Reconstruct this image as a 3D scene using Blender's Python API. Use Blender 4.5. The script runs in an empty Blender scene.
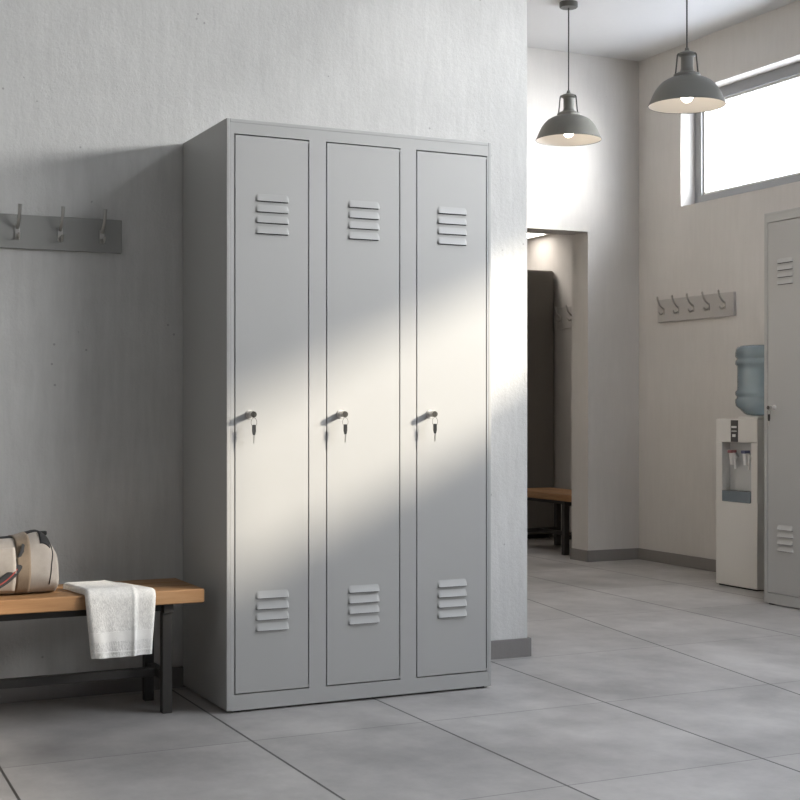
import bpy, bmesh, math, random
from mathutils import Vector, Matrix
random.seed(7)
PI = math.pi
scene = bpy.context.scene
COL = scene.collection

# ------------------------------------------------------------------ materials
def new_mat(name):
    m = bpy.data.materials.new(name); m.use_nodes = True
    nt = m.node_tree
    return m, nt, nt.nodes['Principled BSDF']

def setp(b, color=None, rough=None, metal=None, spec=None):
    if color is not None: b.inputs['Base Color'].default_value = (*color, 1)
    if rough is not None: b.inputs['Roughness'].default_value = rough
    if metal is not None: b.inputs['Metallic'].default_value = metal
    if spec is not None: b.inputs['Specular IOR Level'].default_value = spec

def N(nt, typ, **kw):
    n = nt.nodes.new(typ)
    for k, v in kw.items(): setattr(n, k, v)
    return n

def noise(nt, vec, scale, detail=4, rough=0.55):
    n = N(nt, 'ShaderNodeTexNoise')
    n.inputs['Scale'].default_value = scale; n.inputs['Detail'].default_value = detail
    n.inputs['Roughness'].default_value = rough
    nt.links.new(vec, n.inputs['Vector'])
    return n.outputs['Fac']

def ramp(nt, fac, stops):
    r = N(nt, 'ShaderNodeValToRGB')
    e = r.color_ramp.elements
    while len(e) < len(stops): e.new(0.5)
    for i, (p, c) in enumerate(stops):
        e[i].position = p; e[i].color = (*c, 1) if len(c) == 3 else c
    nt.links.new(fac, r.inputs['Fac'])
    return r.outputs['Color']

def math_(nt, op, a, b=None, clamp=False):
    n = N(nt, 'ShaderNodeMath', operation=op); n.use_clamp = clamp
    for i, v in enumerate((a, b)):
        if v is None: continue
        if isinstance(v, (int, float)): n.inputs[i].default_value = v
        else: nt.links.new(v, n.inputs[i])
    return n.outputs[0]

def mixc(nt, fac, a, b, mode='MIX'):
    n = N(nt, 'ShaderNodeMix', data_type='RGBA', blend_type=mode)
    for idx, v in ((0, fac), (6, a), (7, b)):
        if isinstance(v, (int, float)): n.inputs[idx].default_value = v
        elif isinstance(v, tuple): n.inputs[idx].default_value = (*v, 1)
        else: nt.links.new(v, n.inputs[idx])
    return n.outputs[2]

def bump(nt, b, height, strength, dist=0.002, prev=None):
    n = N(nt, 'ShaderNodeBump')
    n.inputs['Strength'].default_value = strength; n.inputs['Distance'].default_value = dist
    nt.links.new(height, n.inputs['Height'])
    if prev is not None: nt.links.new(prev, n.inputs['Normal'])
    nt.links.new(n.outputs['Normal'], b.inputs['Normal'])
    return n.outputs['Normal']

def plain(name, color, rough=0.5, metal=0.0, spec=0.5):
    m, nt, b = new_mat(name); setp(b, color, rough, metal, spec); return m

def scaled(nt, vec, s):
    n = N(nt, 'ShaderNodeMapping'); n.inputs['Scale'].default_value = s
    nt.links.new(vec, n.inputs['Vector']); return n.outputs['Vector']

def plaster(name, base, amount=0.10, pits=0.6):
    m, nt, b = new_mat(name); setp(b, base, 0.86, 0, 0.2)
    geo = N(nt, 'ShaderNodeNewGeometry').outputs['Position']
    big = noise(nt, geo, 1.6, 5, 0.6)
    streak = noise(nt, scaled(nt, geo, (26, 26, 3)), 1.5, 5, 0.65)
    fine = noise(nt, scaled(nt, geo, (1, 1, .85)), 75, 5, 0.7)
    mixf = math_(nt, 'ADD', math_(nt, 'MULTIPLY', big, 0.62), math_(nt, 'MULTIPLY', streak, 0.38))
    lo = tuple(c * (1 - amount) for c in base); hi = tuple(min(1, c * (1 + amount)) for c in base)
    c = ramp(nt, mixf, [(0.32, lo), (0.68, hi)])
    # small air pits in the skim coat
    v = N(nt, 'ShaderNodeTexVoronoi'); v.inputs['Scale'].default_value = 22.0; v.inputs['Randomness'].default_value = 1.0
    nt.links.new(geo, v.inputs['Vector'])
    gate = noise(nt, geo, 3.1, 2)
    pit = math_(nt, 'MULTIPLY', math_(nt, 'LESS_THAN', v.outputs['Distance'], 0.085), math_(nt, 'GREATER_THAN', gate, 0.60))
    c = mixc(nt, math_(nt, 'MULTIPLY', pit, pits), c, tuple(x * 0.45 for x in base))
    nt.links.new(c, b.inputs['Base Color'])
    n1 = bump(nt, b, fine, 0.55 if pits > .3 else .2, 0.004)
    bump(nt, b, math_(nt, 'SUBTRACT', streak, math_(nt, 'MULTIPLY', pit, 2.0)), 0.09, 0.006, n1)
    return m

WALL = (0.60, 0.596, 0.578)
M = {}
M['wall'] = plaster('wall_plaster', WALL, 0.13)
M['warm_bounce'] = plaster('warm_bounce_tint', (0.64, 0.565, 0.48), 0.04, 0.0)  # warm tint chosen to colour the light this unseen wall bounces
M['wall_side'] = plaster('wall_low_bounce', (0.36, 0.36, 0.36), 0.04, 0.0)  # unseen left wall, darkened to cut bounce onto the shaded side
M['wall2'] = plaster('wall_paint', (0.575, 0.555, 0.53), 0.06, 0.2)
M['ceiling'] = plaster('ceiling_paint', (0.62, 0.62, 0.62), 0.02, 0.0)
M['skirt'] = plaster('skirting_grey', (0.225, 0.212, 0.203), 0.06, 0.0)

# floor: large stone-look porcelain tiles
def floor_mat():
    m, nt, b = new_mat('porcelain_floor'); setp(b, (0.3, 0.3, 0.3), 0.42, 0, 0.4)
    geo = N(nt, 'ShaderNodeNewGeometry').outputs['Position']
    sep = N(nt, 'ShaderNodeSeparateXYZ'); nt.links.new(geo, sep.inputs[0])
    X, Y = sep.outputs[0], sep.outputs[1]
    big = noise(nt, geo, 1.7, 6, 0.62)
    med = noise(nt, scaled(nt, geo, (1.2, 0.9, 1)), 3.6, 7, 0.68)
    f = math_(nt, 'ADD', math_(nt, 'MULTIPLY', big, 0.55), math_(nt, 'MULTIPLY', med, 0.45))
    col = ramp(nt, f, [(0.37, (0.272, 0.261, 0.251)), (0.5, (0.378, 0.363, 0.349)), (0.63, (0.488, 0.470, 0.450))])
    # joints
    tot = None; cell = math_(nt, 'MULTIPLY', math_(nt, 'FLOOR', math_(nt, 'DIVIDE', math_(nt, 'SUBTRACT', Y, 3.652), 0.767)), 17.0)
    xl = [(-1.10, 0), (-0.51, 0), (0.04, 0), (0.62, 0.03), (1.30, 0), (1.84, 0), (2.47, 0.03), (3.13, 0.16), (3.87, 0.03), (4.50, 0)]
    for x0, k in xl:
        sd = math_(nt, 'SUBTRACT', math_(nt, 'SUBTRACT', X, x0), math_(nt, 'MULTIPLY', math_(nt, 'SUBTRACT', Y, 3.66), k))
        cell = math_(nt, 'ADD', cell, math_(nt, 'GREATER_THAN', sd, 0.0))
        d = math_(nt, 'ABSOLUTE', sd)
        l = math_(nt, 'LESS_THAN', d, 0.0036)
        tot = l if tot is None else math_(nt, 'MAXIMUM', tot, l)
    d = math_(nt, 'PINGPONG', math_(nt, 'SUBTRACT', Y, 3.652), 0.3835)
    ly = math_(nt, 'MULTIPLY', math_(nt, 'LESS_THAN', d, 0.0024), 0.55)
    joint = math_(nt, 'MAXIMUM', tot, ly)
    wn = N(nt, 'ShaderNodeTexWhiteNoise', noise_dimensions='1D'); nt.links.new(cell, wn.inputs['W'])
    tone = math_(nt, 'ADD', math_(nt, 'MULTIPLY', wn.outputs['Value'], 0.13), 0.93)
    tn = N(nt, 'ShaderNodeVectorMath', operation='SCALE'); nt.links.new(col, tn.inputs[0]); nt.links.new(tone, tn.inputs['Scale'])
    col = tn.outputs['Vector']
    col = mixc(nt, math_(nt, 'MULTIPLY', joint, 0.95), col, (0.055, 0.053, 0.05))
    nt.links.new(col, b.inputs['Base Color'])
    r = math_(nt, 'ADD', math_(nt, 'MULTIPLY', med, 0.2), 0.34)
    nt.links.new(r, b.inputs['Roughness'])
    bump(nt, b, math_(nt, 'SUBTRACT', math_(nt, 'MULTIPLY', med, 0.25), joint), 0.3, 0.002)
    return m
M['floor'] = floor_mat()

def powder(name, color, rough=0.42):
    m, nt, b = new_mat(name); setp(b, color, rough, 0.0, 0.5)
    co = N(nt, 'ShaderNodeTexCoord').outputs['Object']
    f = noise(nt, co, 900, 2)
    bump(nt, b, f, 0.05, 0.0006)
    return m
M['steel'] = powder('powder_coated_steel', (0.41, 0.408, 0.396))
M['slot_shade'] = plain('vent_slot_shade', (0.03, 0.03, 0.03), 0.8)  # dark colour standing in for shade in the louvre slots
M['rubber'] = plain('black_rubber', (0.012, 0.012, 0.012), 0.7)
M['chrome'] = plain('chrome', (0.72, 0.70, 0.67), 0.38, 0.9)
M['brushed'] = plain('brushed_nickel', (0.52, 0.505, 0.48), 0.33, 1.0)
M['lock_dark'] = plain('lock_core', (0.10, 0.095, 0.085), 0.35, 0.8)
M['key_plastic'] = plain('black_key_plastic', (0.02, 0.02, 0.02), 0.45)
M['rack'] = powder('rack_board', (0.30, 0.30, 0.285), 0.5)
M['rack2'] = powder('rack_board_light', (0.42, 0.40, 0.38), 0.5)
M['black_metal'] = powder('black_steel', (0.032, 0.029, 0.026), 0.5)
M['lamp_metal'] = powder('lamp_enamel_grey', (0.135, 0.135, 0.122), 0.42)
M['lamp_inner'] = plain('lamp_enamel_cream', (0.80, 0.76, 0.70), 0.5)
M['lamp_arm'] = plain('lamp_arm_dark', (0.09, 0.09, 0.085), 0.4, 0.6)
M['cord'] = plain('cord_dark', (0.035, 0.034, 0.032), 0.6)
M['alu'] = powder('window_aluminium', (0.25, 0.255, 0.26), 0.45)
M['white_plastic'] = plain('white_plastic', (0.66, 0.645, 0.615), 0.35)
M['tap_white'] = plain('tap_white', (0.74, 0.73, 0.71), 0.3)
M['niche'] = plain('niche_grey', (0.50, 0.51, 0.51), 0.25)
M['panel_dark'] = plain('control_panel_dark', (0.055, 0.05, 0.047), 0.3)
M['tray'] = plain('drip_tray_blue_grey', (0.22, 0.26, 0.29), 0.25, 0.5)
M['red'] = plain('tap_red', (0.33, 0.13, 0.13), 0.35)
M['blue'] = plain('tap_blue', (0.12, 0.13, 0.22), 0.35)
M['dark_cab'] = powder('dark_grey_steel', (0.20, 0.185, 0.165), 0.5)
M['black_web'] = plain('black_webbing', (0.015, 0.015, 0.016), 0.75)
M['red_trim'] = plain('red_trim', (0.30, 0.045, 0.035), 0.6)

def wood(name, c1, c2, c3):
    m, nt, b = new_mat(name); setp(b, c2, 0.5, 0, 0.35)
    geo = N(nt, 'ShaderNodeTexCoord').outputs['Object']
    s = scaled(nt, geo, (2.0, 30, 30))
    f = noise(nt, s, 1.6, 6, 0.6)
    g = noise(nt, scaled(nt, geo, (0.8, 9, 9)), 1.3, 3, 0.5)
    fac = math_(nt, 'ADD', math_(nt, 'MULTIPLY', f, 0.55), math_(nt, 'MULTIPLY', g, 0.45))
    c = ramp(nt, fac, [(0.3, c1), (0.5, c2), (0.7, c3)])
    nt.links.new(c, b.inputs['Base Color'])
    bump(nt, b, f, 0.15, 0.002)
    return m
M['wood'] = wood('oak_board', (0.20, 0.098, 0.042), (0.36, 0.198, 0.092), (0.50, 0.31, 0.165))

def fabric(name, color, scale=700, strength=0.35, var=0.08):
    m, nt, b = new_mat(name); setp(b, color, 0.9, 0, 0.15)
    b.inputs['Sheen Weight'].default_value = 0.15
    co = N(nt, 'ShaderNodeTexCoord').outputs['Object']
    f = noise(nt, scaled(nt, co, (1, 1, 0.5)), scale, 3, 0.7)
    g = noise(nt, co, 60, 4)
    fac = math_(nt, 'ADD', math_(nt, 'MULTIPLY', f, 0.6), math_(nt, 'MULTIPLY', g, 0.4))
    lo = tuple(x * (1 - var * 2) for x in color); hi = tuple(min(1, x * (1 + var)) for x in color)
    nt.links.new(ramp(nt, fac, [(0.35, lo), (0.65, hi)]), b.inputs['Base Color'])
    bump(nt, b, f, strength, 0.002)
    return m
M['terry'] = fabric('terry_cotton', (0.82, 0.81, 0.78), 260, 0.9, 0.10)
M['terry_band'] = fabric('towel_woven_band', (0.86, 0.85, 0.82), 900, 0.15, 0.03)
M['canvas'] = fabric('beige_canvas', (0.42, 0.375, 0.33), 800, 0.2, 0.05)
M['tan_web'] = fabric('tan_webbing', (0.25, 0.19, 0.135), 900, 0.3, 0.06)

def emis(name, color, strength):
    m = bpy.data.materials.new(name); m.use_nodes = True
    nt = m.node_tree; nt.nodes.clear()
    o = N(nt, 'ShaderNodeOutputMaterial'); e = N(nt, 'ShaderNodeEmission')
    e.inputs['Color'].default_value = (*color, 1); e.inputs['Strength'].default_value = strength
    nt.links.new(e.outputs[0], o.inputs['Surface']); return m
M['bulb'] = emis('lit_bulb', (1.0, 0.90, 0.78), 8)
M['panel_light'] = emis('lit_ceiling_panel', (1.0, 0.92, 0.84), 8.0)

def glass():
    m = bpy.data.materials.new('window_glass'); m.use_nodes = True
    nt = m.node_tree; nt.nodes.clear()
    o = N(nt, 'ShaderNodeOutputMaterial'); mx = N(nt, 'ShaderNodeMixShader')
    t = N(nt, 'ShaderNodeBsdfTransparent'); g = N(nt, 'ShaderNodeBsdfGlossy')
    t.inputs['Color'].default_value = (0.97, 0.98, 0.985, 1); g.inputs['Roughness'].default_value = 0.02
    mx.inputs[0].default_value = 0.05
    nt.links.new(t.outputs[0], mx.inputs[1]); nt.links.new(g.outputs[0], mx.inputs[2])
    nt.links.new(mx.outputs[0], o.inputs['Surface']); return m
M['glass'] = glass()

def bottle_mat():
    m = bpy.data.materials.new('blue_polycarbonate'); m.use_nodes = True
    nt = m.node_tree; nt.nodes.clear()
    o = N(nt, 'ShaderNodeOutputMaterial')
    t = N(nt, 'ShaderNodeBsdfTransparent'); t.inputs['Color'].default_value = (0.80, 0.88, 0.92, 1)
    d = N(nt, 'ShaderNodeBsdfDiffuse'); d.inputs['Color'].default_value = (0.45, 0.57, 0.65, 1)
    g = N(nt, 'ShaderNodeBsdfGlossy'); g.inputs['Roughness'].default_value = 0.08
    m1 = N(nt, 'ShaderNodeMixShader'); m1.inputs[0].default_value = 0.42
    m2 = N(nt, 'ShaderNodeMixShader')
    lw = N(nt, 'ShaderNodeFresnel'); lw.inputs['IOR'].default_value = 1.45
    nt.links.new(t.outputs[0], m1.inputs[1]); nt.links.new(d.outputs[0], m1.inputs[2])
    nt.links.new(lw.outputs[0], m2.inputs[0]); nt.links.new(m1.outputs[0], m2.inputs[1]); nt.links.new(g.outputs[0], m2.inputs[2])
    nt.links.new(m2.outputs[0], o.inputs['Surface']); return m
M['bottle'] = bottle_mat()

# ------------------------------------------------------------------ mesh helpers
def box(bm, x0, x1, y0, y1, z0, z1, mi=0):
    v = [bm.verts.new((x, y, z)) for z in (z0, z1) for y in (y0, y1) for x in (x0, x1)]
    fs = [(0, 2, 3, 1), (4, 5, 7, 6), (0, 1, 5, 4), (2, 6, 7, 3), (0, 4, 6, 2), (1, 3, 7, 5)]
    for f in fs:
        bm.faces.new([v[i] for i in f]).material_index = mi

def tube(bm, pts, r, seg=10, caps=True, mi=0, flat=None):
    """sweep a circle (or an ellipse: flat=(a,b,ref axis)) along pts; r may be a list"""
    pts = [Vector(p) for p in pts]; n = len(pts)
    rings = []; up = None
    for i, p in enumerate(pts):
        t = (pts[min(i + 1, n - 1)] - pts[max(i - 1, 0)]).normalized()
        if flat: ref = Vector(flat[2])
        else:
            ref = up if up is not None else (Vector((0, 0, 1)) if abs(t.z) < .9 else Vector((1, 0, 0)))
        a = ref - t * ref.dot(t)
        if a.length < 1e-6: a = t.orthogonal()
        a.normalize(); b = t.cross(a).normalized(); up = a
        rr = r[i] if isinstance(r, (list, tuple)) else r
        ra, rb = (flat[0], flat[1]) if flat else (rr, rr)
        rings.append([bm.verts.new(p + a * (ra * math.cos(2 * PI * k / seg)) + b * (rb * math.sin(2 * PI * k / seg))) for k in range(seg)])
    for i in range(n - 1):
        for k in range(seg):
            f = bm.faces.new((rings[i][k], rings[i][(k + 1) % seg], rings[i + 1][(k + 1) % seg], rings[i + 1][k])); f.material_index = mi
    if caps:
        bm.faces.new(rings[0][::-1]).material_index = mi; bm.faces.new(rings[-1]).material_index = mi

def lathe(bm, prof, seg=48, center=(0, 0, 0), axis='z', mi=0, cap0=False, cap1=False):
    cx, cy, cz = center
    rings = []
    for r, h in prof:
        ring = []
        for k in range(seg):
            a = 2 * PI * k / seg; c, s = r * math.cos(a), r * math.sin(a)
            if axis == 'z': p = (cx + c, cy + s, cz + h)
            elif axis == 'y': p = (cx + c, cy + h, cz + s)
            else: p = (cx + h, cy + c, cz + s)
            ring.append(bm.verts.new(p))
        rings.append(ring)
    for i in range(len(rings) - 1):
        for k in range(seg):
            bm.faces.new((rings[i][k], rings[i][(k + 1) % seg], rings[i + 1][(k + 1) % seg], rings[i + 1][k])).material_index = mi
    if cap0: bm.faces.new(rings[0][::-1]).material_index = mi
    if cap1: bm.faces.new(rings[-1]).material_index = mi

def obj(name, bm, mats, parent=None, bevel=0.0, seg=2, smooth=None, loc=None):
    bmesh.ops.recalc_face_normals(bm, faces=bm.faces)
    me = bpy.data.meshes.new(name); bm.to_mesh(me); bm.free()
    for m in (mats if isinstance(mats, (list, tuple)) else [mats]): me.materials.append(m)
    if smooth is None: smooth = 35
    if smooth:
        for p in me.polygons: p.use_smooth = True
        me.set_sharp_from_angle(angle=math.radians(smooth))
    o = bpy.data.objects.new(name, me); COL.objects.link(o)
    if parent is not None: o.parent = parent
    if loc: o.location = loc
    if bevel:
        b = o.modifiers.new('bevel', 'BEVEL'); b.width = bevel; b.segments = seg
        b.limit_method = 'ANGLE'; b.angle_limit = math.radians(40); b.harden_normals = True
    return o

def BM(): return bmesh.new()
def boxobj(name, dims, mat, parent=None, bevel=0.0):
    bm = BM(); box(bm, *dims); return obj(name, bm, mat, parent, bevel)

def thing(name, label, cat, loc=(0, 0, 0), rz=0.0, group=None):
    o = bpy.data.objects.new(name, None); COL.objects.link(o)
    o.empty_display_size = 0.1
    o.location = loc; o.rotation_euler = (0, 0, rz)
    return tag(o, label, cat, group)

def tag(o, label, cat, group=None):
    o['label'] = label; o['category'] = cat
    if group: o['group'] = group
    return o

def struct(o):
    o['kind'] = 'structure'; return o

def dup(root, loc, rz, label, group=None):
    kids = {}
    for c in bpy.data.objects:
        if c.parent: kids.setdefault(c.parent.name, []).append(c)
    def rec(o, par):
        c = o.copy(); COL.objects.link(c)
        if par is not None: c.parent = par
        for k in kids.get(o.name, []): rec(k, c)
        return c
    r = rec(root, None)
    r.location = loc; r.rotation_euler = (0, 0, rz); r['label'] = label
    if group: r['group'] = group
    return r

# ------------------------------------------------------------------ room
XR = 5.011          # right wall face
YB = 7.04           # back wall face
YW = 4.462          # partition face
XE = 2.672          # partition end
H = 3.05
XL, YF = -1.0, -2.2
FX = XR + .28
HI = 2.18          # ceiling of the inner room
YI = 9.3

struct(boxobj('floor', (XL - .2, XR + .35, YF - .2, YI + .2, -0.12, 0), M['floor']))
SX0, SX1, SY0, SY1, SH = 3.0, 4.2, 0.8, 3.6, .75     # unseen roof opening, added over the front to brighten the floor
bm = BM()
box(bm, XL - .2, SX0, YF - .2, YB + .18, H, H + .15); box(bm, SX1, XR + .35, YF - .2, YB + .18, H, H + .15)
box(bm, SX0, SX1, YF - .2, SY0, H, H + .15); box(bm, SX0, SX1, SY1, YB + .18, H, H + .15)
box(bm, SX0 - .1, SX0, SY0 - .1, SY1 + .1, H + .15, H + SH); box(bm, SX1, SX1 + .1, SY0 - .1, SY1 + .1, H + .15, H + SH)
box(bm, SX0, SX1, SY0 - .1, SY0, H + .15, H + SH); box(bm, SX0, SX1, SY1, SY1 + .1, H + .15, H + SH)
struct(obj('ceiling', bm, M['ceiling']))
struct(boxobj('wall_partition', (XL, XE, YW, YW + .15, 0, H), M['wall']))
struct(boxobj('wall_bounce', (XE - .15, XE, YW + .15, YB, 0, H), M['warm_bounce']))  # unseen wall added to bounce warm sunlight onto the right wall
struct(boxobj('wall_left', (XL - .2, XL, YF, YI, 0, H), M['wall_side']))
struct(boxobj('wall_front', (XL, FX, YF - .15, YF, 0, H), M['wall']))

# back wall with the doorway
DX0, DX1, DH = 3.66, 4.64, 1.985
bm = BM()
box(bm, XL, DX0, YB, YB + .18, 0, H); box(bm, DX1, XR + .3, YB, YB + .18, 0, H); box(bm, DX0, DX1, YB, YB + .18, DH, H)
struct(obj('wall_back', bm, M['wall2']))

# right wall with two high ribbon windows
WZ0, WZ1 = 2.106, 2.765
W1 = (4.45, 6.622); W2 = (1.30, 2.96); W3 = (-1.80, 1.22)
bm = BM(); T0, T1 = XR, XR + .28
box(bm, T0, T1, YF, YB, 0, WZ0); box(bm, T0, T1, YF, YB, WZ1, H)
box(bm, T0, T1, W1[1], YB, WZ0, WZ1); box(bm, T0, T1, W2[1], W1[0], WZ0, WZ1); box(bm, T0, T1, W3[1], W2[0], WZ0, WZ1); box(bm, T0, T1, YF, W3[0], WZ0, WZ1)
struct(obj('wall_right', bm, M['wall2']))

def window(n, y0, y1, panes):
    fx0, fx1 = XR + .10, XR + .16
    bm = BM(); w = .062
    box(bm, fx0, fx1, y0, y1, WZ0, WZ0 + .062); box(bm, fx0, fx1, y0, y1, WZ1 - w, WZ1)
    box(bm, fx0, fx1, y0, y0 + w, WZ0 + .062, WZ1 - w); box(bm, fx0, fx1, y1 - w, y1, WZ0 + .062, WZ1 - w)
    ys = [y0 + w + (y1 - y0 - 2 * w) * i / panes for i in range(panes + 1)]
    for y in ys[1:-1]: box(bm, fx0, fx1, y - .022, y + .022, WZ0 + .062, WZ1 - w)
    fr = struct(obj('window_%d' % n, bm, M['alu']))
    # slim inner sash and the panes
    for i in range(panes):
        a = ys[i] + (.022 if i else 0); b = ys[i + 1] - (.022 if i < panes - 1 else 0)
        bm = BM(); s = .014
        box(bm, fx0 + .015, fx1 - .015, a, b, WZ0 + .062, WZ0 + .062 + s); box(bm, fx0 + .015, fx1 - .015, a, b, WZ1 - w - s, WZ1 - w)
        box(bm, fx0 + .015, fx1 - .015, a, a + s, WZ0 + .062 + s, WZ1 - w - s); box(bm, fx0 + .015, fx1 - .015, b - s, b, WZ0 + .062 + s, WZ1 - w - s)
        obj('sash', bm, M['white_plastic'], fr)
        bm = BM(); xm = (fx0 + fx1) / 2
        v = [bm.verts.new(p) for p in ((xm, a + s, WZ0 + .062 + s), (xm, b - s, WZ0 + .062 + s), (xm, b - s, WZ1 - w - s), (xm, a + s, WZ1 - w - s))]
        bm.faces.new(v); obj('pane', bm, M['glass'], fr)
window(1, W1[0], W1[1], 1)
window(2, W2[0], W2[1], 1)
window(3, W3[0], W3[1], 2)

# skirtings
SK = .068
bm = BM(); box(bm, XL, XE + .012, YW - .012, YW, 0, SK); box(bm, XE, XE + .012, YW, YB - .013, 0, SK); struct(obj('baseboard_partition', bm, M['skirt'], bevel=.002))
bm = BM(); box(bm, DX1 - .01, XR - .012, YB - .012, YB, 0, SK); box(bm, DX1 - .012, DX1, YB - .012, YB + .18, 0, SK)
box(bm, XE, DX0 + .01, YB - .012, YB, 0, SK); struct(obj('baseboard_back', bm, M['skirt'], bevel=.002))
struct(boxobj('baseboard_right', (XR - .012, XR, YF, YB, 0, SK), M['skirt'], bevel=.002))

# inner room behind the doorway
IX = 5.30
struct(boxobj('wall_inner_right', (IX, IX + .15, YB + .18, YI, 0, H), M['wall2']))
struct(boxobj('wall_inner_back', (XL, IX, YI, YI + .15, 0, H), M['wall2']))
struct(boxobj('ceiling', (XL, IX + .15, YB + .18, YI + .15, HI, HI + .12), M['ceiling']))

# ------------------------------------------------------------------ lockers
def door_mesh(x0, x1, z0, z1, rows_hi, rows_lo):
    """sheet-metal door, front at y=0, with pressed louvres"""
    bm = BM()
    box(bm, x0, x1, 0.0, 0.018, z0, z1)
    cx = (x0 + x1) / 2; hw = .0550; hh = .0225; dp = .0078
    for zb in rows_hi + rows_lo:
        nu, nv = 22, 7
        g = []
        for j in range(nv + 1):
            v = j / nv                        # 0 at the lip (bottom), 1 at the top
            row = []
            for i in range(nu + 1):
                u = i / nu * 2 - 1
                e = max(0.0, 1 - max(0, (abs(u) - .84) / .16) ** 2) ** .5
                prof = (1 - v) ** 1.25
                d = dp * prof * e
                row.append(bm.verts.new((cx + u * hw, -d - .00015, zb + v * hh * (0.55 + 0.45 * e))))
            g.append(row)
        for j in range(nv):
            for i in range(nu):
                bm.faces.new((g[j][i], g[j][i + 1], g[j + 1][i + 1], g[j + 1][i]))
        # dark face below the lip, coloured as the shade inside a slot
        b = [bm.verts.new((cx + (i / nu * 2 - 1) * hw, -.0001, zb + .0004)) for i in range(nu + 1)]
        for i in range(nu):
            bm.faces.new((b[i], b[i + 1], g[0][i + 1], g[0][i])).material_index = 1
        # thin dark strip on the sheet, painted as the slot's shade
        v = [bm.verts.new(p) for p in ((cx - hw * .93, -.0004, zb - .0022), (cx + hw * .93, -.0004, zb - .0022), (cx + hw * .93, -.0004, zb + .0005), (cx - hw * .93, -.0004, zb + .0005))]
        bm.faces.new(v).material_index = 1
    # hinge pins in the gap on the right
    for z in (z1 - .004, z0 + .004):
        box(bm, x1 - .010, x1 + .0042, .001, .006, z - .003, z + .003)
    return bm

def make_locker(name, label, hz, width, openings, depth, zlow=.343):
    t = thing(name, label, 'locker')
    s = hz / 1.8
    z0 = .007; zb, zt = .0545, hz - .0455
    bm = BM()
    # sides, top, bottom, back
    box(bm, 0, .0012 + .010, .0, depth, z0, hz); box(bm, width - .0112, width, 0, depth, z0, hz)
    box(bm, .0112, width - .0112, 0.0, depth, hz - .012, hz); box(bm, .0112, width - .0112, .02, depth, z0, z0 + .012)
    box(bm, .0112, width - .0112, depth - .01, depth, z0 + .012, hz - .012)
    obj('carcass', bm, M['steel'], t, bevel=.0025)
    bm = BM()
    xs = [.0112] + [v for o in openings for v in o] + [width - .0112]
    for i in range(0, len(xs), 2):
        box(bm, xs[i], xs[i + 1], 0.0, .018, z0, hz - .012)
        if i + 2 <= len(xs) - 1:
            box(bm, xs[i + 1], xs[i + 2], 0, .018, z0, zb); box(bm, xs[i + 1], xs[i + 2], 0, .018, zt, hz - .012)
    obj('front_frame', bm, M['steel'], t)
    # dividers behind the mullions keep each compartment closed
    bm = BM()
    for i in range(len(openings) - 1):
        m = (openings[i][1] + openings[i + 1][0]) / 2; box(bm, m - .006, m + .006, .02, depth - .012, z0 + .013, hz - .013)
    if len(openings) > 1: obj('divider', bm, M['steel'], t)
    for x in (.02, width - .045):
        for y in (.012, depth - .04):
            boxobj('foot', (x, x + .026, y, y + .026, 0, z0), M['rubber'], t)
    hi = [hz - .245 - .033 * k for k in range(4)]
    lo = [zlow - .033 * k for k in range(4)]
    for a, b in openings:
        d = obj('door', door_mesh(a + .0040, b - .0040, zb + .0040, zt - .0040, hi, lo), [M['steel'], M['slot_shade']], t)
        lx, lz = a + .049, hz * .5 + .004
        bm = BM()
        lathe(bm, [(.0, -.0035), (.0125, -.0035), (.0135, -.002), (.0135, 0.0)], 24, (lx, 0, lz), 'y')
        lathe(bm, [(.0095, -.002), (.0095, -.018), (.0082, -.0195), (.0082, -.024)], 24, (lx, 0, lz), 'y')
        lk = obj('lock', bm, M['chrome'], d)
        bm = BM()
        lathe(bm, [(.0080, -.022), (.0092, -.0235), (.0100, -.026), (.0100, -.0355), (.0096, -.038)], 24, (lx, 0, lz), 'y')
        obj('lock_barrel', bm, M['brushed'], d)
        bm = BM()
        lathe(bm, [(.0095, -.0377), (.0086, -.040), (.0, -.040)], 24, (lx, 0, lz), 'y')
        box(bm, lx - .0012, lx + .0012, -.0412, -.039, lz - .006, lz + .006)
        obj('lock_core', bm, M['lock_dark'], d)
    return t

LW, LD = .915, .452
openings = [(.0245, .2685), (.3250, .5820), (.6385, .8990)]
LX, LY = 1.3455, 4.005
locker = make_locker('locker', 'tall grey three-door steel locker standing against the plaster partition beside the bench', 1.8, LW, openings, LD)
locker.location = (LX, LY, 0)
R_X, R_Y = 4.40, 5.176
locker2 = make_locker('locker', 'grey steel locker beside the white water dispenser under the high window', 1.844, LW, openings, LD, .358)
locker2.location = (R_X, R_Y, 0); locker2.rotation_euler = (0, 0, -PI / 2)

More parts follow.
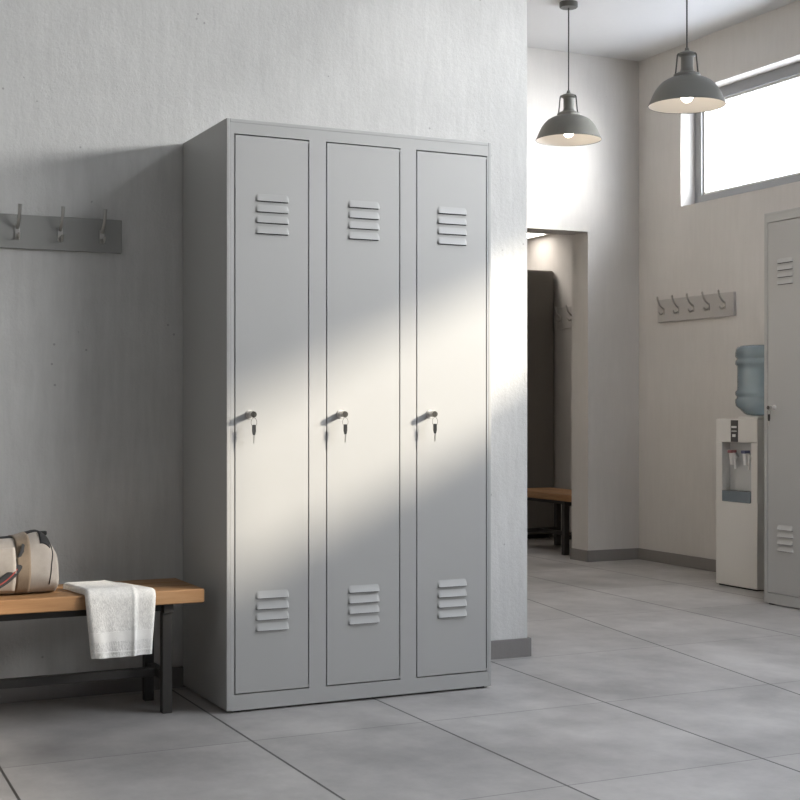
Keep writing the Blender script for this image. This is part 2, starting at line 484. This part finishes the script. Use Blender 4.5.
# keys: each hangs by a wire ring from a lock core
def make_key():
    t = thing('key', '', 'key', group='keys hanging from the locker locks')
    bm = BM()
    tube(bm, [(0.009 * math.sin(a), 0, -.004 + .0135 * math.cos(a)) for a in [i * 2 * PI / 28 for i in range(29)]], .0006, 6, caps=False)
    obj('ring', bm, M['lock_dark'], t)
    bm = BM()
    prof = [(-.0045, -.011), (-.0058, -.015), (-.0060, -.030), (-.0040, -.040), (-.0025, -.0425)]
    pts = prof + [(-x, z) for x, z in prof[::-1]]
    f1 = [bm.verts.new((x, -.0022, z)) for x, z in pts]; f2 = [bm.verts.new((x, .0022, z)) for x, z in pts]
    bm.faces.new(f1[::-1]); bm.faces.new(f2)
    for i in range(len(pts)): bm.faces.new((f1[i], f1[(i + 1) % len(pts)], f2[(i + 1) % len(pts)], f2[i]))
    obj('bow', bm, M['key_plastic'], t, bevel=.0008)
    bm = BM()
    pts = [(-.0022, -.041), (-.0022, -.064), (-.0006, -.0685), (.0012, -.066), (.0012, -.062), (.0022, -.060), (.0014, -.056), (.0022, -.052), (.0016, -.049), (.0022, -.046), (.0022, -.041)]
    f1 = [bm.verts.new((x, -.0009, z)) for x, z in pts]; f2 = [bm.verts.new((x, .0009, z)) for x, z in pts]
    bm.faces.new(f1); bm.faces.new(f2[::-1])
    for i in range(len(pts)): bm.faces.new((f1[i], f1[(i + 1) % len(pts)], f2[(i + 1) % len(pts)], f2[i]))
    obj('blade', bm, M['brushed'], t)
    return t
KZ = .904 - .0100 - .0025
key = make_key()
knames = ['key with black bow hanging from the lock of the first door, nearest the bench',
          'key with black bow hanging from the lock of the middle door of the three-door locker',
          'key with black bow hanging from the lock of the door nearest the doorway']
for i, (a, b) in enumerate(openings):
    p = (LX + a + .049 + .002, LY - .0335, KZ - .0075)
    if i == 0: key.location = p; key['label'] = knames[0]
    else: dup(key, p, random.uniform(-.25, .25), knames[i])
dup(key, (R_X - .0335, R_Y - openings[0][0] - .049, .926 - .0100 - .0025 - .0075), -PI / 2 + .3, 'key with black bow hanging from the locker lock beside the water dispenser')

# ------------------------------------------------------------------ coat racks
def hook_parts(par, x, zc, scale=1.0):
    s = scale
    bm = BM()
    box(bm, x - .0080 * s, x + .0080 * s, -.0045, 0, zc - .024 * s, zc + .020 * s)
    h = obj('hook', bm, M['brushed'], par, bevel=.0015)
    bm = BM()
    up = [(0, -.002, .012), (0, -.012, .018), (0, -.024, .027), (0, -.034, .040), (0, -.041, .056), (0, -.046, .073), (0, -.0475, .082)]
    tube(bm, [(x + a * s, b * s, zc + c * s) for a, b, c in up], [.0056 * s, .0056 * s, .0054 * s, .0053 * s, .0053 * s, .0057 * s, .0062 * s], 12)
    dn = [(0, -.002, -.010), (0, -.010, -.017), (0, -.019, -.0215), (0, -.028, -.0205), (0, -.0345, -.014), (0, -.037, -.005)]
    tube(bm, [(x + a * s, b * s, zc + c * s) for a, b, c in dn], [.0042 * s] * 5 + [.0050 * s], 12)
    obj('prong', bm, M['brushed'], h)

def coat_rack(label, length, hooks, zlo, zhi, loc, rz, mat, scale=1.0):
    t = thing('coat_hook_rail', label, 'coat rack', loc, rz, 'wall coat racks')
    boxobj('board', (0, length, 0, .018, zlo, zhi), mat, t, bevel=.002)
    for x in hooks: hook_parts(t, x, (zlo + zhi) / 2 - .002, scale)
    return t
# board front faces the room; local x runs along the wall
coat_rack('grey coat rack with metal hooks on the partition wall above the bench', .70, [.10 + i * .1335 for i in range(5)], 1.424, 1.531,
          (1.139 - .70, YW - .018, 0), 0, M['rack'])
coat_rack('pale coat rack with five metal hooks on the right wall below the window', .70, [.062 + i * .141 for i in range(5)], 1.436, 1.570,
          (XR - .018, 6.827, 0), -PI / 2, M['rack2'])
coat_rack('coat rack seen through the doorway on the wall of the inner room', .70, [.05 + i * .139 for i in range(5)], 1.485, 1.635,
          (IX - .018, 8.405, 0), -PI / 2, M['rack2'])

# ------------------------------------------------------------------ benches
def bench(label, L, D, top, th, loc, rz, boards=3, inx=.088, iny=.045, lw=.030):
    t = thing('bench', label, 'bench', loc, rz, 'wooden benches on black frames')
    g = .004; w = (D - g * (boards - 1)) / boards
    for i in range(boards):
        o = boxobj('seat_board', (0, L, i * (w + g), i * (w + g) + w, top - th, top), M['wood'], t, bevel=.004)
    xs = (inx, L - inx - lw)
    for x in xs:
        for y in (iny, D - iny - lw + (.02 if iny > .03 else 0)):
            boxobj('leg', (x, x + lw, y, y + lw, 0, top - th - .03), M['black_metal'], t, bevel=.002)
        boxobj('end_rail', (x + .002, x + lw - .002, iny + lw, D - iny - lw, .098, .124), M['black_metal'], t, bevel=.002)
        boxobj('seat_bearer', (x, x + lw, min(.03, iny), D - min(.012, iny), top - th - .03, top - th), M['black_metal'], t, bevel=.002)
    boxobj('stretcher', (xs[0] + lw - .002, xs[1] + .002, D / 2 - .015, D / 2 + .015, .098, .124), M['black_metal'], t, bevel=.002)
    boxobj('apron', (xs[0] + lw, xs[1], .055, .075, top - th - .026, top - th), M['black_metal'], t, bevel=.002)
    return t
BX1, BY0, BD, BT = 1.290, 4.045, .30, .377
bench('oak bench with black steel frame holding the bag and towel, left of the grey lockers', 1.30, BD, BT, .042, (BX1 - 1.30, BY0, 0), 0)
bench('oak bench on black legs inside the room behind the doorway', .84, .35, .382, .042, (4.70, 8.13, 0), -PI / 2, inx=.125, iny=.012, lw=.036)

# dark cabinet in the inner room
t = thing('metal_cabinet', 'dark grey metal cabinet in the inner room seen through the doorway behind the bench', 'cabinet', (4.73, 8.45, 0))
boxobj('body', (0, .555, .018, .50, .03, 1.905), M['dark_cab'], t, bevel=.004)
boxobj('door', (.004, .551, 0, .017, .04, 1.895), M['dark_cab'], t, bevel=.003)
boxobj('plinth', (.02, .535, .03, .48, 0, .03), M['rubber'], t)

# flush light in the inner ceiling
t = thing('ceiling_light', 'bright rectangular flush light panel on the ceiling of the inner room', 'ceiling light', (4.52, 8.62, HI))
lx, ly = .74, .15
bm = BM(); box(bm, -lx, lx, -ly, -ly + .015, -.014, 0); box(bm, -lx, lx, ly - .015, ly, -.014, 0); box(bm, -lx, -lx + .015, -ly + .015, ly - .015, -.014, 0); box(bm, lx - .015, lx, -ly + .015, ly - .015, -.014, 0)
obj('frame', bm, M['white_plastic'], t)
boxobj('diffuser', (-lx + .015, lx - .015, -ly + .015, ly - .015, -.011, -.002), M['panel_light'], t)

# ------------------------------------------------------------------ pendant lamps
def pendant(label, loc):
    t = thing('pendant_lamp', label, 'pendant lamp', loc, 0.4, 'industrial pendant lamps')
    drop = H - loc[2]
    prof = [(.1735, 0), (.168, .011), (.161, .027), (.153, .046), (.142, .067), (.128, .086), (.112, .102), (.094, .113), (.076, .121), (.062, .125)]
    bm = BM()
    lathe(bm, prof, 64); 
    lathe(bm, [(.1735, 0), (.1715, -.002), (.170, 0)], 64)
    sh = obj('shade', bm, M['lamp_metal'], t)
    bm = BM()
    lathe(bm, [(r - .0025, z - .0005) for r, z in prof] + [(.0, .122)], 64)
    obj('inner_reflector', bm, M['lamp_inner'], sh)
    bm = BM()
    lathe(bm, [(.052, .120), (.0600, .122), (.0600, .137), (.054, .141), (.034, .150), (.030, .155), (.0275, .165), (.0275, .216), (.033, .221), (.040, .224), (.040, .232), (.030, .238), (.012, .243), (.008, .258), (.0, .259)], 40)
    obj('lamp_holder', bm, M['lamp_metal'], t)
    for k in range(3):
        a = 2 * PI * k / 3 + .5
        c, s = math.cos(a), math.sin(a)
        bm = BM()
        pts = [(.030, .228), (.044, .2275), (.0475, .222), (.0555, .148), (.057, .140), (.058, .130)]
        tube(bm, [(r * c, r * s, z) for r, z in pts], .0036, 8)
        obj('bracket', bm, M['lamp_arm'], t)
    bm = BM(); tube(bm, [(0, 0, .254), (0, 0, drop - .02)], .0036, 10)
    obj('cord', bm, M['cord'], t)
    bm = BM(); lathe(bm, [(.0, drop - .028), (.044, drop - .028), (.048, drop - .024), (.048, drop), (.0, drop)], 40)
    obj('canopy', bm, M['lamp_arm'], t)
    bm = BM()
    bp = [(0.0, .012)] + [(.028 * math.sin(a), .040 - .028 * math.cos(a)) for a in [i * PI / 14 for i in range(1, 11)]] + [(.018, .068), (.014, .080), (.014, .12)]
    lathe(bm, bp, 32)
    obj('bulb', bm, M['bulb'], t)
    return t
pendant('grey industrial pendant lamp hanging in front of the wall above the doorway', (3.953, 6.18, 2.330))
pendant('grey industrial pendant lamp hanging in front of the high window', (3.862, 5.06, 2.282))

# ------------------------------------------------------------------ water dispenser
DW, DDp, DHh = .324, .345, .868
t = thing('water_dispenser', 'white floor-standing water dispenser with two taps and a blue bottle on top', 'water dispenser', (4.65, 5.847, 0), -PI / 2)
bm = BM()
nz0, nz1, nx0, nx1 = .440, .748, .050, .277
nd = .058
box(bm, 0, DW, nd, DDp, .008, DHh)
box(bm, 0, DW, 0, nd, .008, nz0); box(bm, 0, nx0, 0, nd, nz0, nz1); box(bm, nx1, DW, 0, nd, nz0, nz1); box(bm, 0, DW, 0, nd, nz1, DHh)
bmesh.ops.remove_doubles(bm, verts=bm.verts, dist=1e-5)
obj('body', bm, M['white_plastic'], t, bevel=.004)
boxobj('base', (.012, DW - .012, .012, DDp - .012, 0, .008), M['rubber'], t)
boxobj('niche_panel', (nx0 + .001, nx1 - .001, nd - .008, nd - .0005, nz0 + .001, nz1 - .001), M['niche'], t)
bm = BM(); box(bm, nx0 + .001, nx1 - .001, -.003, nd - .009, nz0, nz0 + .058); obj('drip_tray', bm, M['tray'], t, bevel=.004)
bm = BM()
for k in range(8): box(bm, nx0 + .02 + k * .024, nx0 + .026 + k * .024, .008, .042, nz0 + .0578, nz0 + .0592)
obj('drip_grille', bm, M['panel_dark'], t)
cp = boxobj('control_panel', (.122, .178, -.003, .004, nz1 + .002, DHh - .006), M['panel_dark'], t, bevel=.002)
bm = BM(); box(bm, .130, .170, -.0045, -.002, .822, .832); box(bm, .130, .170, -.0045, -.002, .804, .808); box(bm, .138, .162, -.0048, -.002, .776, .790)
obj('button', bm, M['tap_white'], cp)
bm = BM(); box(bm, .168, DW - .004, .008, DDp - .01, DHh, DHh + .012); obj('top_cover', bm, M['white_plastic'], t, bevel=.004)
for x, m in ((.112, 'red'), (.218, 'blue')):
    bm = BM()
    tube(bm, [(x, nd - .008, .672), (x, .020, .672)], .013, 16); tube(bm, [(x, .018, .694), (x, .018, .632)], [.018, .012], 16)
    tp = obj('tap', bm, M['tap_white'], t)
    bm = BM(); box(bm, x - .016, x + .016, -.004, .034, .692, .708); obj('tap_lever', bm, M[m], tp, bevel=.004)
    bm = BM(); tube(bm, [(x + .020, .020, .685), (x + .030, .012, .650), (x + .026, .016, .612)], .0055, 10); obj('spout', bm, M['tap_white'], tp)
# collar that takes the bottle
bcx, bcy = 5.847 - 5.690, .172
bm = BM(); lathe(bm, [(.058, DHh), (.088, DHh), (.090, DHh + .006), (.084, DHh + .016), (.058, DHh + .017)], 40, (bcx, bcy, 0)); obj('bottle_collar', bm, M['white_plastic'], t)

# the bottle
bz = DHh + .017
prof = [(.0, .0), (.050, .0), (.078, .004), (.092, .014), (.112, .034), (.131, .050), (.1345, .066), (.1345, .084), (.1275, .092), (.1275, .100), (.1345, .108),
        (.1345, .124), (.1255, .134), (.1245, .160), (.1245, .238), (.1255, .258), (.1345, .266), (.1345, .284), (.1275, .291), (.1275, .299),
        (.1345, .306), (.1345, .330), (.131, .346), (.122, .358), (.104, .364), (.085, .362), (.0, .358)]
bm = BM(); lathe(bm, prof, 56)
b = obj('water_bottle', bm, M['bottle'], loc=(4.65 + bcy, 5.690, bz), smooth=60)
tag(b, 'upturned blue translucent water bottle standing on the white dispenser', 'water bottle')

# ------------------------------------------------------------------ towel
def towel():
    t = thing('towel', 'folded white terry towel draped over the front edge of the oak bench', 'towel', (1.02, 4.10, BT))
    th = .011
    y_edge, top = BY0 - 0.010, BT + .0015
    back, hang = 4.215, .206
    r = .016
    segs = []
    L1 = back - (y_edge + r); L2 = r * PI / 2; L3 = top - r - hang + th
    total = L1 + L2 + L3
    rnd = random.Random(4)
    def base(s):
        """centre line in (y, z) with outward normal; s in 0..1"""
        d = s * total
        if d < L1: return back - d, top + th, 0, 1
        if d < L1 + L2:
            a = (d - L1) / r
            rr = r + th
            return y_edge + r - rr * math.sin(a), top - r + rr * math.cos(a), -math.sin(a), math.cos(a)
        return y_edge - th, top - r - (d - L1 - L2), -1, 0
    sF = (L1 + L2) / total
    ridge = .70
    def S(u, s, off=0.0):
        y, z, ny, nz = base(s)
        k = max(0, (s - sF) / (1 - sF)); kb = max(0, 1 - s / (L1 / total))
        xl = .926 + .016 * k - .026 * kb; xr = 1.135 - .012 * k - .050 * kb
        x = xl + (xr - xl) * u
        # upper fold lies over the lower one up to the ridge
        e = 1 / (1 + math.exp((u - ridge) * 90))
        o = .0075 * e + off
        edge = min(u, 1 - u)
        o -= .008 * math.exp(-(edge / .022) ** 1.2)
        o += .0022 * math.sin(9 * u + 3.1 * k) * k + .0018 * math.sin(21 * u - 2 * k + 1) * k
        o += .006 * math.exp(-((u - ridge + .02) / .03) ** 2) * (0.4 + .6 * k)
        o += .008 * k * math.exp(-((u - .16) / .10) ** 2)
        return Vector((x - 1.02, y + ny * o - 4.10, z + nz * max(o, -.006) - BT))
    def sheet(bm, u0, u1, s0, s1, nu, ns, off, thick):
        a = [[bm.verts.new(S(u0 + (u1 - u0) * i / nu, s0 + (s1 - s0) * j / ns, off)) for i in range(nu + 1)] for j in range(ns + 1)]
        def under(u, s):
            y, z, ny, nz = base(s); p = S(u, s, off)
            q = S(u, s, off - thick)
            return q
        if thick > .005:
            # underside hugs bench top and front
            bb = []
            for j in range(ns + 1):
                row = []
                for i in range(nu + 1):
                    u = u0 + (u1 - u0) * i / nu; s = s0 + (s1 - s0) * j / ns
                    y, z, ny, nz = base(s); p = S(u, s, off)
                    row.append(bm.verts.new((p.x, y - ny * th - 4.10, z - nz * th - BT)))
                bb.append(row)
        else:
            bb = [[bm.verts.new(under(u0 + (u1 - u0) * i / nu, s0 + (s1 - s0) * j / ns)) for i in range(nu + 1)] for j in range(ns + 1)]
        for j in range(ns):
            for i in range(nu):
                bm.faces.new((a[j][i], a[j][i + 1], a[j + 1][i + 1], a[j + 1][i])); bm.faces.new((bb[j][i], bb[j + 1][i], bb[j + 1][i + 1], bb[j][i + 1]))
        for j in range(ns):
            bm.faces.new((a[j][0], a[j + 1][0], bb[j + 1][0], bb[j][0])); bm.faces.new((a[j][nu], bb[j][nu], bb[j + 1][nu], a[j + 1][nu]))
        for i in range(nu):
            bm.faces.new((a[0][i], bb[0][i], bb[0][i + 1], a[0][i + 1])); bm.faces.new((a[ns][i], a[ns][i + 1], bb[ns][i + 1], bb[ns][i]))
    bm = BM(); sheet(bm, 0, 1, 0, 1, 70, 80, 0.0, .02)
    obj('cloth', bm, M['terry'], t, smooth=60)
    # woven band near the hem
    s_of = lambda z: (L1 + L2 + (top - r - z)) / total
    bm = BM(); sheet(bm, .004, .996, s_of(.270), s_of(.242), 70, 8, .0012, .002)
    obj('woven_band', bm, M['terry_band'], t, smooth=60)
    bm = BM(); sheet(bm, .002, .998, s_of(.213), s_of(.209), 70, 2, .0018, .003)
    obj('hem', bm, M['terry_band'], t, smooth=60)
    return t
towel()

# ------------------------------------------------------------------ duffel bag
def bag():
    x0, x1 = .380, .872
    cy, hd, hh = 4.195, .098, .182
    t = thing('duffel_bag', 'beige canvas duffel bag with tan straps and black zip on the bench', 'bag', (0, 0, BT))
    def prof(x):
        q = (x - x0) / (x1 - x0)
        d = min(q, 1 - q) * (x1 - x0)               # distance to the nearest end
        top = hh * (.905 + .095 * math.exp(-((d - .055) / .05) ** 2))
        k = 1 - max(0, 1 - d / .058)                # 0 at the end, 1 inside
        top *= (.60 + .40 * math.sin(k * PI / 2) ** .8)
        w = hd * (.80 + .20 * math.sin(k * PI / 2) ** .6)
        return top, w
    def P(x, a, off=0.0):
        top, w = prof(x)
        c, s = math.cos(a), math.sin(a)
        n = 2.7
        e = lambda v: math.copysign(abs(v) ** (2 / n), v)
        zc = top * .47
        y = (w + off) * e(c); z = zc + ((top - zc + off) if s > 0 else (zc + min(off, 0))) * e(s)
        # soft canvas dents
        nn = .0035 * math.sin(23 * x + 2 * math.sin(3 * a)) * max(0, -c) + .003 * math.sin(41 * x + 4 * a) * abs(c)
        return Vector((x, cy + y + (nn if c < 0 else -nn), max(z, .0005)))
    def shell(bm, xa, xb, nx, off, a0=0, a1=2 * PI, na=64, closed=True, caps=True):
        rings = []
        for i in range(nx + 1):
            x = xa + (xb - xa) * i / nx
            m = na if closed else na + 1
            rings.append([bm.verts.new(P(x, a0 + (a1 - a0) * k / na, off)) for k in range(m)])
        for i in range(nx):
            for k in range(na):
                k2 = (k + 1) % na if closed else k + 1
                bm.faces.new((rings[i][k], rings[i][k2], rings[i + 1][k2], rings[i + 1][k]))
        if caps:
            for ring, x, sgn in ((rings[0], xa, -1), (rings[-1], xb, 1)):
                top, w = prof(x)
                prev = ring
                for f, dx in ((.86, .006), (.55, .010), (.2, .011)):
                    cc = Vector((x, cy, top * .45))
                    nr = [bm.verts.new(cc + (v.co - cc) * f * 1.0 + Vector((sgn * dx, 0, 0)) if f != .86 else cc + (v.co - cc) * f + Vector((sgn * dx, 0, 0))) for v in ring]
                    for k in range(na): bm.faces.new((prev[k], prev[(k + 1) % na], nr[(k + 1) % na], nr[k]))
                    prev = nr
                bm.faces.new(prev)
    bm = BM(); shell(bm, x0 + .011, x1 - .011, 70, 0)
    obj('body', bm, M['canvas'], t, smooth=70)
    # webbing bands round the bag
    for xa in (.742, .470):
        bm = BM(); shell(bm, xa, xa + .040, 6, .0032, caps=False)
        o = obj('strap', bm, M['tan_web'], t, smooth=70)
        sm = o.modifiers.new('solid', 'SOLIDIFY'); sm.thickness = .002
    # zip along the top with its pull
    bm = BM(); shell(bm, x0 + .03, x1 - .03, 50, .0018, PI / 2 - .16, PI / 2 + .16, 8, False, False)
    o = obj('zip', bm, M['black_web'], t, smooth=70); sm = o.modifiers.new('solid', 'SOLIDIFY'); sm.thickness = .002
    top, w = prof(.838)
    bm = BM(); box(bm, .826, .846, cy - .012, cy + .004, top + .0005, top + .013)
    obj('zip_pull', bm, M['black_web'], t, bevel=.003)
    # black leather-look patch at the zip end
    bm = BM(); shell(bm, .812, .842, 6, .0022, PI / 2 + .22, PI / 2 + .95, 10, False, False)
    o = obj('zip_end_patch', bm, M['black_web'], t, smooth=70); sm = o.modifiers.new('solid', 'SOLIDIFY'); sm.thickness = .0015
    # end seam piping
    bm = BM()
    tube(bm, [P(x1 - .030 + .006 * math.sin(a * 3), a, .0006) for a in [PI * .55 + i * (PI * .62) / 30 for i in range(31)]], .0016, 8)
    obj('piping', bm, M['black_web'], t)
    # front pocket left of the strap
    bm = BM(); shell(bm, .520, .738, 20, .005, PI * .80, PI * 1.24, 18, False, False)
    o = obj('front_pocket', bm, M['canvas'], t, smooth=70); sm = o.modifiers.new('solid', 'SOLIDIFY'); sm.thickness = .005
    bm = BM(); tube(bm, [P(.520 + .218 * i / 20, PI * .815, .0072) for i in range(21)], .0016, 8)
    obj('pocket_trim', bm, M['tan_web'], t)
    # carrying handles: flat black webbing hanging down as a loop, front and back
    for side in (-1, 1):
        bm = BM(); pts = []
        for i in range(37):
            u = i / 36; a = u * PI
            x = .630 + .135 * math.cos(a) * (1 - .22 * math.sin(a))
            z = .148 - .118 * math.sin(a) ** .75
            bulge = .012 + .012 * math.sin(a)
            pts.append((x, cy + side * (hd * (.72 + .30 * math.sin(a) ** .5) + bulge), z))
        tube(bm, pts, .01, 10, flat=(.0135, .0026, (0, 0.25, 1)))
        h = obj('handle', bm, M['black_web'], t, smooth=60)
        if side == -1:
            bm = BM(); tube(bm, [(x, y - .0032, z - .004) for x, y, z in pts[5:-4]], .0022, 8)
            obj('handle_trim', bm, M['red_trim'], h)
    return t
bag()

# ------------------------------------------------------------------ light
def sun(direction, energy, angle, color):
    l = bpy.data.lights.new('sun', 'SUN'); l.energy = energy; l.angle = math.radians(angle); l.color = color
    o = bpy.data.objects.new('sun', l); COL.objects.link(o)
    o.rotation_euler = Vector(direction).to_track_quat('-Z', 'Y').to_euler()
    o.location = (9, 0, 6)
    return o
sun((-1.5, 1.0, -.705), 7.8, 3.2, (1.0, .90, .76))

# hazy sky: pale blue all round, with the broad bright haze low around the sun
w = bpy.data.worlds.new('sky'); scene.world = w; w.use_nodes = True
wt = w.node_tree; bg = wt.nodes['Background']
SKY, HAZE, HAZE_N = 8.0, 47.0, 12.0
gdir = N(wt, 'ShaderNodeTexCoord').outputs['Generated']
dot = N(wt, 'ShaderNodeVectorMath', operation='DOT_PRODUCT')
dot.inputs[1].default_value = Vector((1.25, -1.0, .18)).normalized()
wt.links.new(gdir, dot.inputs[0])
lobe = math_(wt, 'POWER', math_(wt, 'MAXIMUM', dot.outputs['Value'], 0.0), HAZE_N)
lobe = math_(wt, 'MULTIPLY', lobe, HAZE)
hz = N(wt, 'ShaderNodeVectorMath', operation='SCALE'); hz.inputs[0].default_value = (1.0, .985, .955); wt.links.new(lobe, hz.inputs['Scale'])
add = N(wt, 'ShaderNodeVectorMath', operation='ADD'); add.inputs[1].default_value = (SKY * .88, SKY * .95, SKY * 1.08)
wt.links.new(hz.outputs['Vector'], add.inputs[0]); wt.links.new(add.outputs['Vector'], bg.inputs['Color'])
bg.inputs['Strength'].default_value = 1.0

def portal(name, loc, rot, sx, sy):
    l = bpy.data.lights.new(name, 'AREA'); l.shape = 'RECTANGLE'; l.size = sx; l.size_y = sy
    l.cycles.is_portal = True
    o = bpy.data.objects.new(name, l); COL.objects.link(o); o.location = loc; o.rotation_euler = rot
for n, (a, b) in enumerate((W1, W2, W3)):
    portal('daylight', (XR + .2, (a + b) / 2, (WZ0 + WZ1) / 2), (0, PI / 2, 0), WZ1 - WZ0, b - a)

portal('daylight', ((SX0 + SX1) / 2, (SY0 + SY1) / 2, H + SH), (0, 0, 0), SX1 - SX0, SY1 - SY0)  # portal over the added roof opening

# ------------------------------------------------------------------ camera
cam = bpy.data.cameras.new('camera'); co = bpy.data.objects.new('camera', cam); COL.objects.link(co)
cam.sensor_width = 36; cam.lens = 1389.4528 * 36 / 800; cam.shift_y = 8.644 / 800
cam.clip_start = .05
co.location = (0, 0, .9215); co.rotation_euler = (PI / 2, 0, -.4483)
scene.camera = co

vs = scene.view_settings
scene.display_settings.display_device = 'sRGB'
vs.view_transform = 'Standard'; vs.look = 'None'; vs.gamma = 1; vs.use_curve_mapping = False
vs.exposure = 0.13
